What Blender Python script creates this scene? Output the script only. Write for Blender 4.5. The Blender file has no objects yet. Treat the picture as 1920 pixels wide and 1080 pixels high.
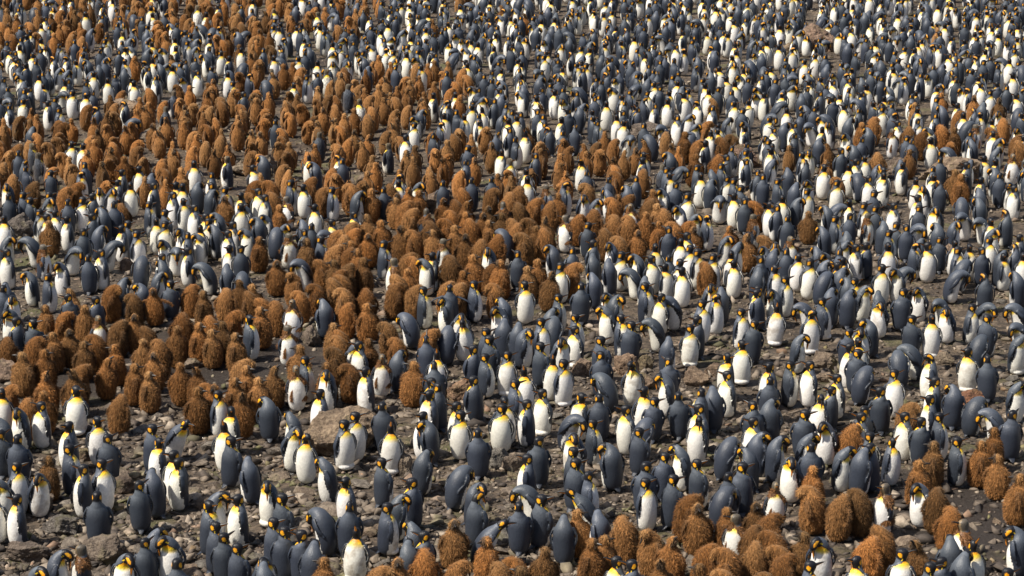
import bpy, math, random
import numpy as np
from mathutils import Vector, kdtree, noise as mnoise

# ------------------------------------------------------------------ camera, sky, sun, exposure
SC = bpy.context.scene
COL = SC.collection
FPX = 4600.0                       # focal length in pixels of the 1920 px wide photograph
PITCH = math.atan(1240.0 / FPX)    # the plane's horizon lies 700 px above the top edge
CAMH = 15.36
cam_data = bpy.data.cameras.new('camera')
cam_data.sensor_width = 36.0
cam_data.lens = 36.0 * FPX / 1920.0
cam_data.clip_end = 5000
cam = bpy.data.objects.new('camera', cam_data)
cam.location = (0, 0, CAMH)
cam.rotation_euler = (math.pi / 2 - PITCH, 0, 0)
COL.objects.link(cam)
SC.camera = cam

SUN_DIR = Vector((-0.55, -0.22, 0.82)).normalized()     # towards the sun
elev = math.asin(SUN_DIR.z)
azim = math.atan2(SUN_DIR.x, SUN_DIR.y)
world = bpy.data.worlds.new('World')
SC.world = world
world.use_nodes = True
wn = world.node_tree
wn.nodes.clear()
sky = wn.nodes.new('ShaderNodeTexSky')
sky.sky_type = 'NISHITA'
sky.sun_disc = False
sky.sun_elevation = elev
sky.sun_rotation = azim
sky.dust_density = 2.5
bg = wn.nodes.new('ShaderNodeBackground')
bg.inputs['Strength'].default_value = 0.07
wo = wn.nodes.new('ShaderNodeOutputWorld')
wn.links.new(sky.outputs[0], bg.inputs[0])
wn.links.new(bg.outputs[0], wo.inputs[0])
sun_data = bpy.data.lights.new('sun', 'SUN')
sun_data.energy = 4.8
sun_data.angle = math.radians(2.0)
sun_data.color = (1.0, 0.93, 0.82)
sun = bpy.data.objects.new('sun', sun_data)
sun.rotation_euler = (-SUN_DIR).to_track_quat('-Z', 'Y').to_euler()
sun.location = (-30, 60, 60)
COL.objects.link(sun)
SC.view_settings.view_transform = 'Standard'
SC.view_settings.look = 'None'
SC.view_settings.gamma = 1.0
SC.view_settings.exposure = 0.5

RNG = random.Random(11)
NR = np.random.RandomState(5)

# ------------------------------------------------------------------ pixel <-> world
CP, SP = math.cos(PITCH), math.sin(PITCH)

def ray(px, py):
    u, v = (px - 960.0) / FPX, (540.0 - py) / FPX
    return u, CP + v * SP, -SP + v * CP          # camera looks along +Y, down by PITCH

def hit(px, py, z=0.0):
    dx, dy, dz = ray(px, py)
    t = (z - CAMH) / dz
    return dx * t, dy * t

def project(x, y, z):
    zc = y * CP - (z - CAMH) * SP
    v = y * SP + (z - CAMH) * CP
    return 960 + FPX * x / zc, 540 - FPX * v / zc, FPX / zc     # pixel and px per metre

def terrain(x, y):
    return (0.045 * np.sin(x * 0.55 + 1.3) * np.cos(y * 0.43) + 0.035 * np.sin(x * 1.27 + y * 0.9)
            + 0.02 * np.sin(x * 2.6 - y * 1.9 + 0.7))

# ------------------------------------------------------------------ materials
def mat(name):
    m = bpy.data.materials.new(name)
    m.use_nodes = True
    nt = m.node_tree
    return m, nt, nt.nodes['Principled BSDF']

def node(nt, t, **kw):
    n = nt.nodes.new(t)
    for k, v in kw.items():
        if k.startswith('i_'):
            n.inputs[k[2:].replace('_', ' ')].default_value = v
        else:
            setattr(n, k, v)
    return n

def mixc(nt, a, b, fac, mode='MIX'):
    m = nt.nodes.new('ShaderNodeMix')
    m.data_type = 'RGBA'
    m.blend_type = mode
    for sock, val in ((m.inputs[0], fac), (m.inputs[6], a), (m.inputs[7], b)):
        if hasattr(val, 'links') or hasattr(val, 'is_linked'):
            nt.links.new(val, sock)
        elif isinstance(val, (int, float)):
            sock.default_value = val
        else:
            sock.default_value = (*val, 1.0)
    return m.outputs[2]

def ramp(nt, fac, stops):
    r = nt.nodes.new('ShaderNodeValToRGB')
    e = r.color_ramp.elements
    while len(e) < len(stops):
        e.new(0.5)
    for el, (p, c) in zip(e, stops):
        el.position = p
        el.color = (*c, 1.0) if not isinstance(c, (int, float)) else (c, c, c, 1.0)
    nt.links.new(fac, r.inputs[0])
    return r.outputs[0]

def plumage_material():
    m, nt, b = mat('plumage')
    L = nt.links.new
    att = node(nt, 'ShaderNodeAttribute', attribute_name='Col')
    tc = node(nt, 'ShaderNodeTexCoord')
    info = node(nt, 'ShaderNodeObjectInfo')
    oc = mixc(nt, att.outputs[0], info.outputs['Color'], 1.0, 'MULTIPLY')
    # soft feather mottling
    n1 = node(nt, 'ShaderNodeTexNoise', i_Scale=26.0, i_Detail=3.0)
    L(tc.outputs['Object'], n1.inputs['Vector'])
    f1 = ramp(nt, n1.outputs[0], [(0.3, 0.88), (0.75, 1.1)])
    c1 = mixc(nt, oc, f1, 1.0, 'MULTIPLY')
    # mud on the lower belly of some birds
    n2 = node(nt, 'ShaderNodeTexNoise', i_Scale=7.0, i_Detail=4.0)
    off = node(nt, 'ShaderNodeVectorMath', operation='ADD')
    L(tc.outputs['Object'], off.inputs[0])
    comb = node(nt, 'ShaderNodeCombineXYZ')
    mul = node(nt, 'ShaderNodeMath', operation='MULTIPLY')
    L(info.outputs['Random'], mul.inputs[0]); mul.inputs[1].default_value = 40.0
    L(mul.outputs[0], comb.inputs[0])
    L(comb.outputs[0], off.inputs[1])
    L(off.outputs[0], n2.inputs['Vector'])
    amt = ramp(nt, info.outputs['Random'], [(0.72, 0.10), (0.98, 0.55)])
    d0 = ramp(nt, n2.outputs[0], [(0.45, 0.0), (0.66, 1.0)])
    dm = node(nt, 'ShaderNodeMath', operation='MULTIPLY')
    L(d0, dm.inputs[0]); L(amt, dm.inputs[1])
    lum = node(nt, 'ShaderNodeRGBToBW')
    L(att.outputs[0], lum.inputs[0])
    dm2 = node(nt, 'ShaderNodeMath', operation='MULTIPLY')
    L(ramp(nt, lum.outputs[0], [(0.25, 0.0), (0.5, 1.0)]), dm2.inputs[0]); L(dm.outputs[0], dm2.inputs[1])
    c2 = mixc(nt, c1, (0.20, 0.135, 0.075), dm2.outputs[0])
    L(c2, b.inputs['Base Color'])
    b.inputs['Roughness'].default_value = 0.43
    b.inputs['Specular IOR Level'].default_value = 0.35
    n3 = node(nt, 'ShaderNodeTexNoise', i_Scale=70.0, i_Detail=2.0)
    mp = node(nt, 'ShaderNodeMapping')
    mp.inputs['Scale'].default_value = (1, 1, 0.4)
    L(tc.outputs['Object'], mp.inputs[0]); L(mp.outputs[0], n3.inputs['Vector'])
    bp = node(nt, 'ShaderNodeBump', i_Strength=0.35, i_Distance=0.02)
    L(n3.outputs[0], bp.inputs['Height']); L(bp.outputs[0], b.inputs['Normal'])
    return m

def down_material():
    m, nt, b = mat('chick_down')
    L = nt.links.new
    att = node(nt, 'ShaderNodeAttribute', attribute_name='Col')
    info = node(nt, 'ShaderNodeObjectInfo')
    tc = node(nt, 'ShaderNodeTexCoord')
    oc = mixc(nt, att.outputs[0], info.outputs['Color'], 1.0, 'MULTIPLY')
    mp = node(nt, 'ShaderNodeMapping')
    mp.inputs['Scale'].default_value = (1, 1, 0.33)
    L(tc.outputs['Object'], mp.inputs[0])
    n1 = node(nt, 'ShaderNodeTexNoise', i_Scale=34.0, i_Detail=4.0, i_Distortion=0.6)
    L(mp.outputs[0], n1.inputs['Vector'])
    f1 = ramp(nt, n1.outputs[0], [(0.3, 0.5), (0.72, 1.5)])
    c1 = mixc(nt, oc, f1, 1.0, 'MULTIPLY')
    L(c1, b.inputs['Base Color'])
    b.inputs['Roughness'].default_value = 0.95
    b.inputs['Specular IOR Level'].default_value = 0.1
    b.inputs['Sheen Weight'].default_value = 0.25
    b.inputs['Sheen Tint'].default_value = (1.0, 0.75, 0.5, 1)
    bp = node(nt, 'ShaderNodeBump', i_Strength=0.8, i_Distance=0.03)
    L(n1.outputs[0], bp.inputs['Height']); L(bp.outputs[0], b.inputs['Normal'])
    return m

def horn_material():
    m, nt, b = mat('horn_and_skin')
    att = node(nt, 'ShaderNodeAttribute', attribute_name='Col')
    n = node(nt, 'ShaderNodeTexNoise', i_Scale=40.0)
    f = ramp(nt, n.outputs[0], [(0.3, 0.8), (0.7, 1.2)])
    nt.links.new(mixc(nt, att.outputs[0], f, 1.0, 'MULTIPLY'), b.inputs['Base Color'])
    b.inputs['Roughness'].default_value = 0.4
    return m

def rock_material(name, lichen=0.5):
    m, nt, b = mat(name)
    L = nt.links.new
    tc = node(nt, 'ShaderNodeTexCoord')
    info = node(nt, 'ShaderNodeObjectInfo')
    geo = node(nt, 'ShaderNodeNewGeometry')
    n1 = node(nt, 'ShaderNodeTexNoise', i_Scale=5.5, i_Detail=9.0, i_Roughness=0.75)
    L(geo.outputs['Position'], n1.inputs['Vector'])
    base = ramp(nt, n1.outputs[0], [(0.30, (0.05, 0.038, 0.030)), (0.47, (0.155, 0.121, 0.092)), (0.66, (0.36, 0.295, 0.225))])
    tint = mixc(nt, base, info.outputs['Color'], 1.0, 'MULTIPLY')
    n2 = node(nt, 'ShaderNodeTexNoise', i_Scale=2.1, i_Detail=6.0)
    L(geo.outputs['Position'], n2.inputs['Vector'])
    f2 = ramp(nt, n2.outputs[0], [(0.56, 0.0), (0.70, lichen)])
    c2 = mixc(nt, tint, (0.17, 0.155, 0.055), f2)
    n3 = node(nt, 'ShaderNodeTexVoronoi', i_Scale=22.0)
    L(geo.outputs['Position'], n3.inputs['Vector'])
    f3 = ramp(nt, n3.outputs[0], [(0.06, 0.5), (0.18, 0.0)])
    c3 = mixc(nt, c2, (0.50, 0.46, 0.41), f3)
    L(c3, b.inputs['Base Color'])
    b.inputs['Roughness'].default_value = 0.85
    n4 = node(nt, 'ShaderNodeTexNoise', i_Scale=16.0, i_Detail=8.0, i_Roughness=0.7)
    L(geo.outputs['Position'], n4.inputs['Vector'])
    bp = node(nt, 'ShaderNodeBump', i_Strength=1.0, i_Distance=0.12)
    L(n4.outputs[0], bp.inputs['Height']); L(bp.outputs[0], b.inputs['Normal'])
    return m

def rubble_material():
    m, nt, b = mat('rubble_stone')
    L = nt.links.new
    geo = node(nt, 'ShaderNodeNewGeometry')
    c0 = ramp(nt, geo.outputs['Random Per Island'],
              [(0.0, (0.04, 0.031, 0.026)), (0.4, (0.10, 0.077, 0.059)), (0.75, (0.19, 0.15, 0.112)),
               (0.92, (0.32, 0.265, 0.205)), (0.97, (0.20, 0.12, 0.075)), (1.0, (0.14, 0.13, 0.055))])
    n1 = node(nt, 'ShaderNodeTexNoise', i_Scale=9.0, i_Detail=6.0)
    L(geo.outputs['Position'], n1.inputs['Vector'])
    f1 = ramp(nt, n1.outputs[0], [(0.3, 0.55), (0.7, 1.35)])
    c1 = mixc(nt, c0, f1, 1.0, 'MULTIPLY')
    n2 = node(nt, 'ShaderNodeTexNoise', i_Scale=0.8, i_Detail=4.0)
    L(geo.outputs['Position'], n2.inputs['Vector'])
    f2 = ramp(nt, n2.outputs[0], [(0.56, 0.0), (0.70, 0.55)])
    L(mixc(nt, c1, (0.15, 0.15, 0.045), f2), b.inputs['Base Color'])
    b.inputs['Roughness'].default_value = 0.8
    return m

def ground_material():
    m, nt, b = mat('muddy_ground')
    L = nt.links.new
    geo = node(nt, 'ShaderNodeNewGeometry')
    n1 = node(nt, 'ShaderNodeTexNoise', i_Scale=1.4, i_Detail=10.0, i_Roughness=0.65)
    L(geo.outputs['Position'], n1.inputs['Vector'])
    c1 = ramp(nt, n1.outputs[0], [(0.3, (0.045, 0.033, 0.023)), (0.52, (0.10, 0.073, 0.050)), (0.72, (0.19, 0.142, 0.092))])
    v = node(nt, 'ShaderNodeTexVoronoi', i_Scale=13.0)
    L(geo.outputs['Position'], v.inputs['Vector'])
    vc = ramp(nt, v.outputs['Color'], [(0.25, 0.55), (0.85, 1.7)])
    c2 = mixc(nt, c1, vc, 1.0, 'MULTIPLY')
    n2 = node(nt, 'ShaderNodeTexNoise', i_Scale=0.7, i_Detail=6.0)
    L(geo.outputs['Position'], n2.inputs['Vector'])
    f2 = ramp(nt, n2.outputs[0], [(0.56, 0.0), (0.68, 0.7)])
    c3 = mixc(nt, c2, (0.10, 0.105, 0.032), f2)
    wet = None
    for (mx, my, rx, ry) in MUD:
        sub = node(nt, 'ShaderNodeVectorMath', operation='SUBTRACT')
        L(geo.outputs['Position'], sub.inputs[0]); sub.inputs[1].default_value = (mx, my, 0)
        dv = node(nt, 'ShaderNodeVectorMath', operation='DIVIDE')
        L(sub.outputs[0], dv.inputs[0]); dv.inputs[1].default_value = (rx, ry, 1e3)
        ln = node(nt, 'ShaderNodeVectorMath', operation='LENGTH')
        L(dv.outputs[0], ln.inputs[0])
        wob = node(nt, 'ShaderNodeMath', operation='MULTIPLY_ADD')
        L(n2.outputs[0], wob.inputs[0]); wob.inputs[1].default_value = 1.2; L(ln.outputs['Value'], wob.inputs[2])
        mr = node(nt, 'ShaderNodeMapRange')
        mr.inputs['From Min'].default_value = 1.3; mr.inputs['From Max'].default_value = 1.8
        mr.inputs['To Min'].default_value = 1.0; mr.inputs['To Max'].default_value = 0.0
        L(wob.outputs[0], mr.inputs[0])
        if wet is None:
            wet = mr.outputs[0]
        else:
            mx_ = node(nt, 'ShaderNodeMath', operation='MAXIMUM')
            L(wet, mx_.inputs[0]); L(mr.outputs[0], mx_.inputs[1]); wet = mx_.outputs[0]
    c3 = mixc(nt, c3, (0.036, 0.026, 0.020), wet)
    n5 = node(nt, 'ShaderNodeTexNoise', i_Scale=38.0, i_Detail=2.0)
    L(geo.outputs['Position'], n5.inputs['Vector'])
    f5 = ramp(nt, n5.outputs[0], [(0.70, 0.0), (0.74, 0.8)])
    L(mixc(nt, c3, (0.42, 0.39, 0.35), f5), b.inputs['Base Color'])
    n6 = node(nt, 'ShaderNodeTexNoise', i_Scale=0.5, i_Detail=3.0)
    L(geo.outputs['Position'], n6.inputs['Vector'])
    L(ramp(nt, n6.outputs[0], [(0.4, 0.45), (0.6, 0.9)]), b.inputs['Roughness'])
    n3 = node(nt, 'ShaderNodeTexNoise', i_Scale=9.0, i_Detail=9.0, i_Roughness=0.75)
    L(geo.outputs['Position'], n3.inputs['Vector'])
    bp = node(nt, 'ShaderNodeBump', i_Strength=1.0, i_Distance=0.12)
    L(n3.outputs[0], bp.inputs['Height']); L(bp.outputs[0], b.inputs['Normal'])
    return m

MUD = []
for (mpx, mpy, rpx, rpy) in ((1740, 970, 260, 95), (330, 690, 330, 70)):
    cx_, cy_ = hit(mpx, mpy, 0)
    MUD.append((cx_, cy_, hit(mpx + rpx, mpy, 0)[0] - cx_, abs(hit(mpx, mpy - rpy, 0)[1] - cy_)))

M_PLUM, M_DOWN, M_HORN = plumage_material(), down_material(), horn_material()
M_ROCK, M_RUBBLE, M_GROUND = rock_material('boulder_rock', 0.45), rubble_material(), ground_material()

# ------------------------------------------------------------------ helpers
def mesh_from(name, verts, faces, material, cols=None, smooth=True):
    me = bpy.data.meshes.new(name)
    me.from_pydata([tuple(v) for v in verts], [], [tuple(f) for f in faces])
    if cols is not None:
        set_cols(me, cols)
    me.materials.append(material)
    if smooth:
        me.polygons.foreach_set('use_smooth', [True] * len(me.polygons))
    me.update()
    return me

def set_cols(me, cols):
    a = me.color_attributes.new('Col', 'FLOAT_COLOR', 'POINT')
    c = np.ones((len(me.vertices), 4), dtype=np.float32)
    c[:, :3] = np.asarray(cols, dtype=np.float32)
    a.data.foreach_set('color', c.ravel())

def link(name, data, parent=None):
    o = bpy.data.objects.new(name, data)
    COL.objects.link(o)
    if parent is not None:
        o.parent = parent
    return o

def sstep(a, b, x):
    t = np.clip((x - a) / (b - a), 0, 1)
    return t * t * (3 - 2 * t)

# ------------------------------------------------------------------ bird bodies
# control points along the spine: (canonical height, forward, z, half width, half depth)
TORSO = [(.02, .00, .025, .085, .085), (.06, .005, .06, .135, .13), (.13, .012, .13, .166, .155), (.24, .02, .24, .182, .168),
         (.38, .025, .38, .183, .168), (.50, .02, .50, .175, .155), (.59, .01, .59, .155, .135), (.655, .0, .655, .125, .112),
         (.705, -.008, .705, .09, .088)]
ADULT = {
    'u': (TORSO + [(.745, -.006, .75, .068, .074), (.79, .002, .80, .064, .077), (.84, .014, .855, .062, .082), (.875, .022, .893, .05, .066),
                   (.90, .026, .917, .02, .028)], (.078, .852), (.92, .40), .922),
    's': (TORSO + [(.745, -.01, .75, .062, .066), (.79, -.004, .80, .056, .062), (.84, .012, .85, .052, .06), (.875, .03, .885, .042, .05),
                   (.90, .045, .91, .018, .022)], (.052, .893), (.55, .83), .95),
    'b': (TORSO + [(.745, -.004, .755, .062, .066), (.775, .012, .81, .056, .062), (.80, .045, .85, .054, .058), (.84, .088, .858, .053, .056),
                   (.875, .122, .835, .044, .05), (.90, .14, .81, .018, .022)], (.137, .815), (.45, -.89), .895),
    'd': (TORSO[:6] + [(.59, .022, .595, .158, .138), (.655, .045, .668, .13, .115), (.705, .082, .728, .095, .09), (.745, .128, .765, .068, .072),
                       (.775, .172, .773, .058, .064), (.80, .208, .752, .055, .06), (.84, .23, .708, .053, .058), (.875, .235, .67, .042, .05),
                       (.90, .233, .645, .018, .022)], (.232, .655), (-.18, -.98), .835),
    'e': ([(.02, -.02, .025, .085, .085), (.06, -.02, .06, .135, .13), (.13, -.022, .13, .166, .155), (.24, -.02, .24, .182, .17),
           (.38, .0, .38, .183, .172), (.50, .045, .505, .176, .16), (.59, .105, .598, .158, .142), (.655, .172, .65, .13, .118),
           (.705, .235, .662, .098, .092), (.745, .29, .638, .07, .074), (.775, .322, .60, .058, .066), (.80, .338, .56, .055, .06),
           (.84, .338, .515, .053, .058), (.875, .325, .478, .042, .05), (.90, .312, .455, .018, .022)], (.316, .465), (-.45, -.89), .775),
    'n': ([(.02, -.06, .03, .085, .085), (.06, -.055, .07, .135, .13), (.13, -.04, .14, .166, .155), (.24, -.01, .245, .182, .168),
           (.38, .045, .375, .183, .168), (.50, .105, .485, .175, .155), (.59, .16, .565, .153, .132), (.655, .205, .617, .122, .108),
           (.705, .245, .66, .088, .086), (.745, .285, .70, .064, .07), (.79, .325, .735, .058, .066), (.84, .372, .758, .054, .064),
           (.875, .41, .762, .044, .055), (.90, .432, .762, .018, .022)], (.425, .757), (.99, .10), .80),
}
CT = [(.02, .0, .03, .09, .09), (.06, .0, .07, .145, .14), (.14, .01, .14, .188, .175), (.25, .02, .25, .205, .19), (.37, .02, .37, .200, .185),
      (.48, .015, .48, .182, .165), (.57, .005, .57, .152, .135), (.635, .0, .635, .112, .10)]
CHICK = {
    'u': (CT + [(.68, .0, .68, .072, .074), (.72, .006, .725, .064, .074), (.77, .018, .78, .064, .08), (.81, .024, .825, .05, .062), (.835, .026, .85, .02, .026)],
          (.085, .775), (.98, .18), .86),
    's': (CT + [(.68, .0, .69, .07, .072), (.72, .014, .74, .062, .068), (.77, .042, .80, .058, .064), (.81, .072, .842, .044, .048), (.835, .09, .865, .018, .022)],
          (.092, .845), (.70, .71), .88),
    't': (CT[:6] + [(.57, .035, .572, .165, .15), (.635, .075, .64, .135, .128), (.68, .125, .682, .10, .10), (.72, .175, .69, .076, .082), (.77, .21, .66, .068, .074),
                    (.81, .222, .622, .05, .056), (.835, .222, .60, .02, .022)], (.228, .615), (.25, -.97), .755),
    'd': (CT[:7] + [(.635, .02, .64, .118, .11), (.68, .055, .695, .082, .084), (.72, .10, .73, .068, .074), (.77, .145, .722, .064, .072),
                    (.81, .178, .692, .048, .056), (.835, .192, .67, .02, .022)], (.186, .68), (.62, -.78), .79),
}

def catmull(pts, n):
    P = np.array(pts)
    m = len(P)
    out = []
    for u in np.linspace(0, m - 1 - 1e-6, n):
        i = int(u); t = u - i
        p0, p1, p2, p3 = P[max(i - 1, 0)], P[i], P[min(i + 1, m - 1)], P[min(i + 2, m - 1)]
        out.append(0.5 * ((2 * p1) + (-p0 + p2) * t + (2 * p0 - 5 * p1 + 4 * p2 - p3) * t * t + (-p0 + 3 * p1 - 3 * p2 + p3) * t ** 3))
    return np.array(out)

def rotz(V, ang, piv):
    c, s = np.cos(ang), np.sin(ang)
    x, y = V[:, 0] - piv[0], V[:, 1] - piv[1]
    R = V.copy()
    R[:, 0] = x * c - y * s + piv[0]
    R[:, 1] = x * s + y * c + piv[1]
    return R

def grid_faces(n, m):
    F = []
    for i in range(n - 1):
        for j in range(m):
            k = (j + 1) % m
            F.append((i * m + j, i * m + k, (i + 1) * m + k, (i + 1) * m + j))
    F.append(tuple(range(m))[::-1])
    F.append(tuple((n - 1) * m + j for j in range(m)))
    return F

def adult_color(c, a, juv=False):
    """albedo of an adult at canonical height c and angle a from the breastbone (0) to the spine (pi)"""
    slate = np.array((.033, .040, .056)); dark = np.array((.012, .012, .015)); white = np.array((.80, .78, .725))
    yellow = np.array((.92, .64, .035)); orange = np.array((.88, .36, .012)); silver = np.array((.105, .12, .145))
    lim = np.interp(c, [0, .1, .28, .40, .58, .66, .71, .74], [1.75, 1.7, 1.55, 1.25, 1.08, .96, .84, .72])
    if c > .728:
        edge = .728 + .028 * sstep(1.0, 2.4, a)
        if c > edge:
            if juv:
                return np.array((.10, .085, .065)) if a > .7 else np.array((.22, .16, .09))
            # ear patch, a teardrop that runs down and forward
            k = (c - .808)
            ac = 1.98 + 3.0 * k
            r = ((a - ac) / .40) ** 2 + (k / .033) ** 2
            if r < 1:
                return orange * (1 - .25 * (k < 0)) + yellow * .25 * (k < 0)
            if c < .765 and abs(a - 1.35) < .12:
                return yellow
            return dark
        if a < lim + .1:
            return orange if not juv else np.array((.62, .42, .12))
        return silver
    if a < lim:
        k = sstep(.565, .675, c)
        col = white * (1 - k) + yellow * k
        k2 = sstep(.67, .71, c) if not juv else 0
        return col * (1 - k2) + orange * k2
    if c > .25 and a < lim + .17 * sstep(.25, .40, c):
        return dark
    k = sstep(.46, .71, c) * .7
    return slate * (1 - k) + silver * k

def chick_color(c, a):
    brown = np.array((.205, .092, .030))
    pale = np.array((.30, .155, .058))
    if c > .70:
        if a < .85 and c > .72:
            return np.array((.075, .048, .03))
        k = sstep(.70, .78, c) * .6
        return brown * (1 - k) + pale * k
    return brown

def bird_surface(spec, rel, n, m, colf, splay=0.12, swing=0.0, adult=True, fl=True, pouch=False, flseg=(9, 10)):
    """closed pieces of one bird: list of (verts, faces, cols); faces camera-ward at yaw 0 (-Y)"""
    pts, bill0, billd, top = spec
    S = catmull(pts, n)
    c, f, z, w, d = S.T
    if adult:
        g = 1 + .13 * sstep(.725, .79, c)
        w, d = w * g, d * g
    else:
        g = 1 + .06 * sstep(.70, .76, c)
        w, d = w * g, d * g
    T = np.gradient(np.stack([f, z], 1), axis=0)
    T /= np.linalg.norm(T, axis=1)[:, None] + 1e-9
    N = np.stack([T[:, 1], -T[:, 0]], 1)
    ang = np.linspace(0, 2 * np.pi, m, endpoint=False)
    V = np.zeros((n, m, 3)); A = np.zeros((n, m)); C = np.zeros((n, m))
    for i in range(n):
        ca, sa = np.cos(ang), np.sin(ang)
        off = d[i] * ca
        V[i, :, 0] = w[i] * sa
        V[i, :, 1] = -(f[i] + N[i, 0] * off)
        V[i, :, 2] = z[i] + N[i, 1] * off
        A[i] = np.abs(np.where(ang > np.pi, ang - 2 * np.pi, ang)); C[i] = c[i]
    V = V.reshape(-1, 3)
    V[:, 2] = np.maximum(V[:, 2], 0.012)
    cr = C.ravel()
    piv = (0.0, -np.interp(.68, c, f))
    wt = sstep(.60, .775, cr) * rel
    V = rotz(V, wt, piv)
    cols = np.array([colf(ci, ai) for ci, ai in zip(cr, A.ravel())])
    pieces = [(V, grid_faces(n, m), cols)]
    if fl:
        ci = .61 if adult else .56
        sf, sz, sw = np.interp(ci, c, f), np.interp(ci, c, z), np.interp(ci, c, w)
        k = int(np.argmin(np.abs(c - ci)))
        tdir = T[k]
        length = .37 if adult else .33
        fn, fm = flseg
        for sd in (-1, 1):
            L = np.array([sd * math.sin(splay), (tdir[0] * .75) * 1 - math.sin(swing), -math.cos(splay) * tdir[1]])
            L /= np.linalg.norm(L)
            Wd = np.array([0, -1.0, 0]); Wd -= L * Wd.dot(L); Wd /= np.linalg.norm(Wd)
            Nn = np.cross(L, Wd)
            if Nn[0] * sd < 0:
                Nn = -Nn
            S0 = np.array([sd * (sw * 1.0), -sf, sz + .03])
            fv, fc = [], []
            for q in range(fn):
                t = q / (fn - 1)
                hw = np.interp(t, [0, .12, .35, .7, .93, 1], [.030, .046, .05, .042, .024, .008])
                th = np.interp(t, [0, .2, .8, 1], [.024, .017, .014, .006])
                bulge = math.sin(min(1, t * 1.15) * math.pi) * .052
                ctr = S0 + L * length * t + np.array([sd * bulge, 0, 0]) + Wd * (.03 - .03 * t)
                for r in range(fm):
                    aa = 2 * math.pi * r / fm
                    p = ctr + Wd * hw * math.cos(aa) + Nn * th * math.sin(aa)
                    p[2] = max(p[2], .015)
                    fv.append(p)
                    if not adult:
                        fc.append((.13, .06, .022))
                    elif math.sin(aa) < -.45 and math.cos(aa) > -.35:
                        fc.append((.62, .61, .58) if t < .8 else (.05, .055, .07))
                    else:
                        fc.append((.036, .045, .064) if abs(math.cos(aa)) < .8 else (.018, .021, .028))
            pieces.append((np.array(fv), grid_faces(fn, fm), np.array(fc)))
    if adult:       # tail
        tv, tcs = [], []
        for q in range(4):
            t = q / 3
            cc = np.array([0, .10 + .10 * t, .09 - .07 * t]); hw, th = (.055, .06, .045, .02)[q], (.03, .025, .016, .008)[q]
            for r in range(6):
                aa = 2 * math.pi * r / 6
                tv.append(cc + np.array([hw * math.cos(aa), -.3 * th * math.sin(aa), th * math.sin(aa)])); tcs.append((.03, .034, .045))
        pieces.append((np.array(tv), grid_faces(4, 6), np.array(tcs)))
    if pouch:       # fold of belly skin over the egg
        pv, pf = [], []
        for q in range(9):
            th = math.pi * q / 8
            for r in range(14):
                aa = 2 * math.pi * r / 14
                pv.append((.155 * max(.04, math.sin(th)) * math.cos(aa), -.085 + .115 * max(.04, math.sin(th)) * math.sin(aa), .088 + .075 * math.cos(th)))
        pv = np.array(pv)
        pieces.append((pv, grid_faces(9, 14), np.tile((.80, .785, .75), (len(pv), 1))))
    # bill base and direction after the head turn
    b = rotz(np.array([[0, -bill0[0], bill0[1]]]), np.array([rel]), piv)[0]
    dv = rotz(np.array([[0, -billd[0], billd[1]]]), np.array([rel]), (0, 0))[0]
    return pieces, b, dv, top

def bill_piece(b, d, adult, seg=8):
    d = d / np.linalg.norm(d)
    side = np.cross(d, (0, 0, 1.0))
    if np.linalg.norm(side) < .1:
        side = np.array([1.0, 0, 0])
    side /= np.linalg.norm(side)
    up = np.cross(side, d)
    ln = .15 if adult else .11
    V, Cc = [], []
    ts = [0, .2, .45, .7, .9, 1.0]
    for t in ts:
        r = np.interp(t, [0, .2, .7, 1], [.032, .026, .017, .005]) * (1 if adult else .95)
        ctr = b - d * .02 + d * (ln + .02) * t - up * .012 * t * t
        for q in range(seg):
            aa = 2 * math.pi * q / seg
            V.append(ctr + side * r * .8 * math.cos(aa) + up * r * math.sin(aa))
            stripe = adult and .15 < t < .75 and math.sin(aa) < -.5
            Cc.append((.85, .30, .03) if stripe else ((.015, .014, .014) if adult else (.03, .025, .022)))
    return np.array(V), grid_faces(len(ts), seg), np.array(Cc)

def foot_piece(sd, z=0.0):
    """webbed foot with three toes"""
    o = np.array([sd * .075, -.07, 0])
    prof = [(-.03, .05), (-.034, .0), (-.052, -.06), (-.03, -.085), (-.02, -.07), (.0, -.10), (.02, -.07), (.03, -.085), (.052, -.06), (.034, .0), (.03, .05)]
    V = [o + (x, y, .004) for x, y in prof] + [o + (x * .8, y * .9, .028 if y > -.05 else .014) for x, y in prof]
    k = len(prof)
    F = [tuple(range(k)), tuple(range(2 * k - 1, k - 1, -1))] + [(i, i + k, (i + 1) % k + k, (i + 1) % k) for i in range(k)]
    return np.array(V), F, np.tile((.022, .02, .02), (2 * k, 1))

def join_pieces(pieces):
    V, F, Cc, n = [], [], [], 0
    for v, f, c in pieces:
        V.append(v); Cc.append(c)
        F += [tuple(i + n for i in q) for q in f]
        n += len(v)
    return np.concatenate(V), F, np.concatenate(Cc)

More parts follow.
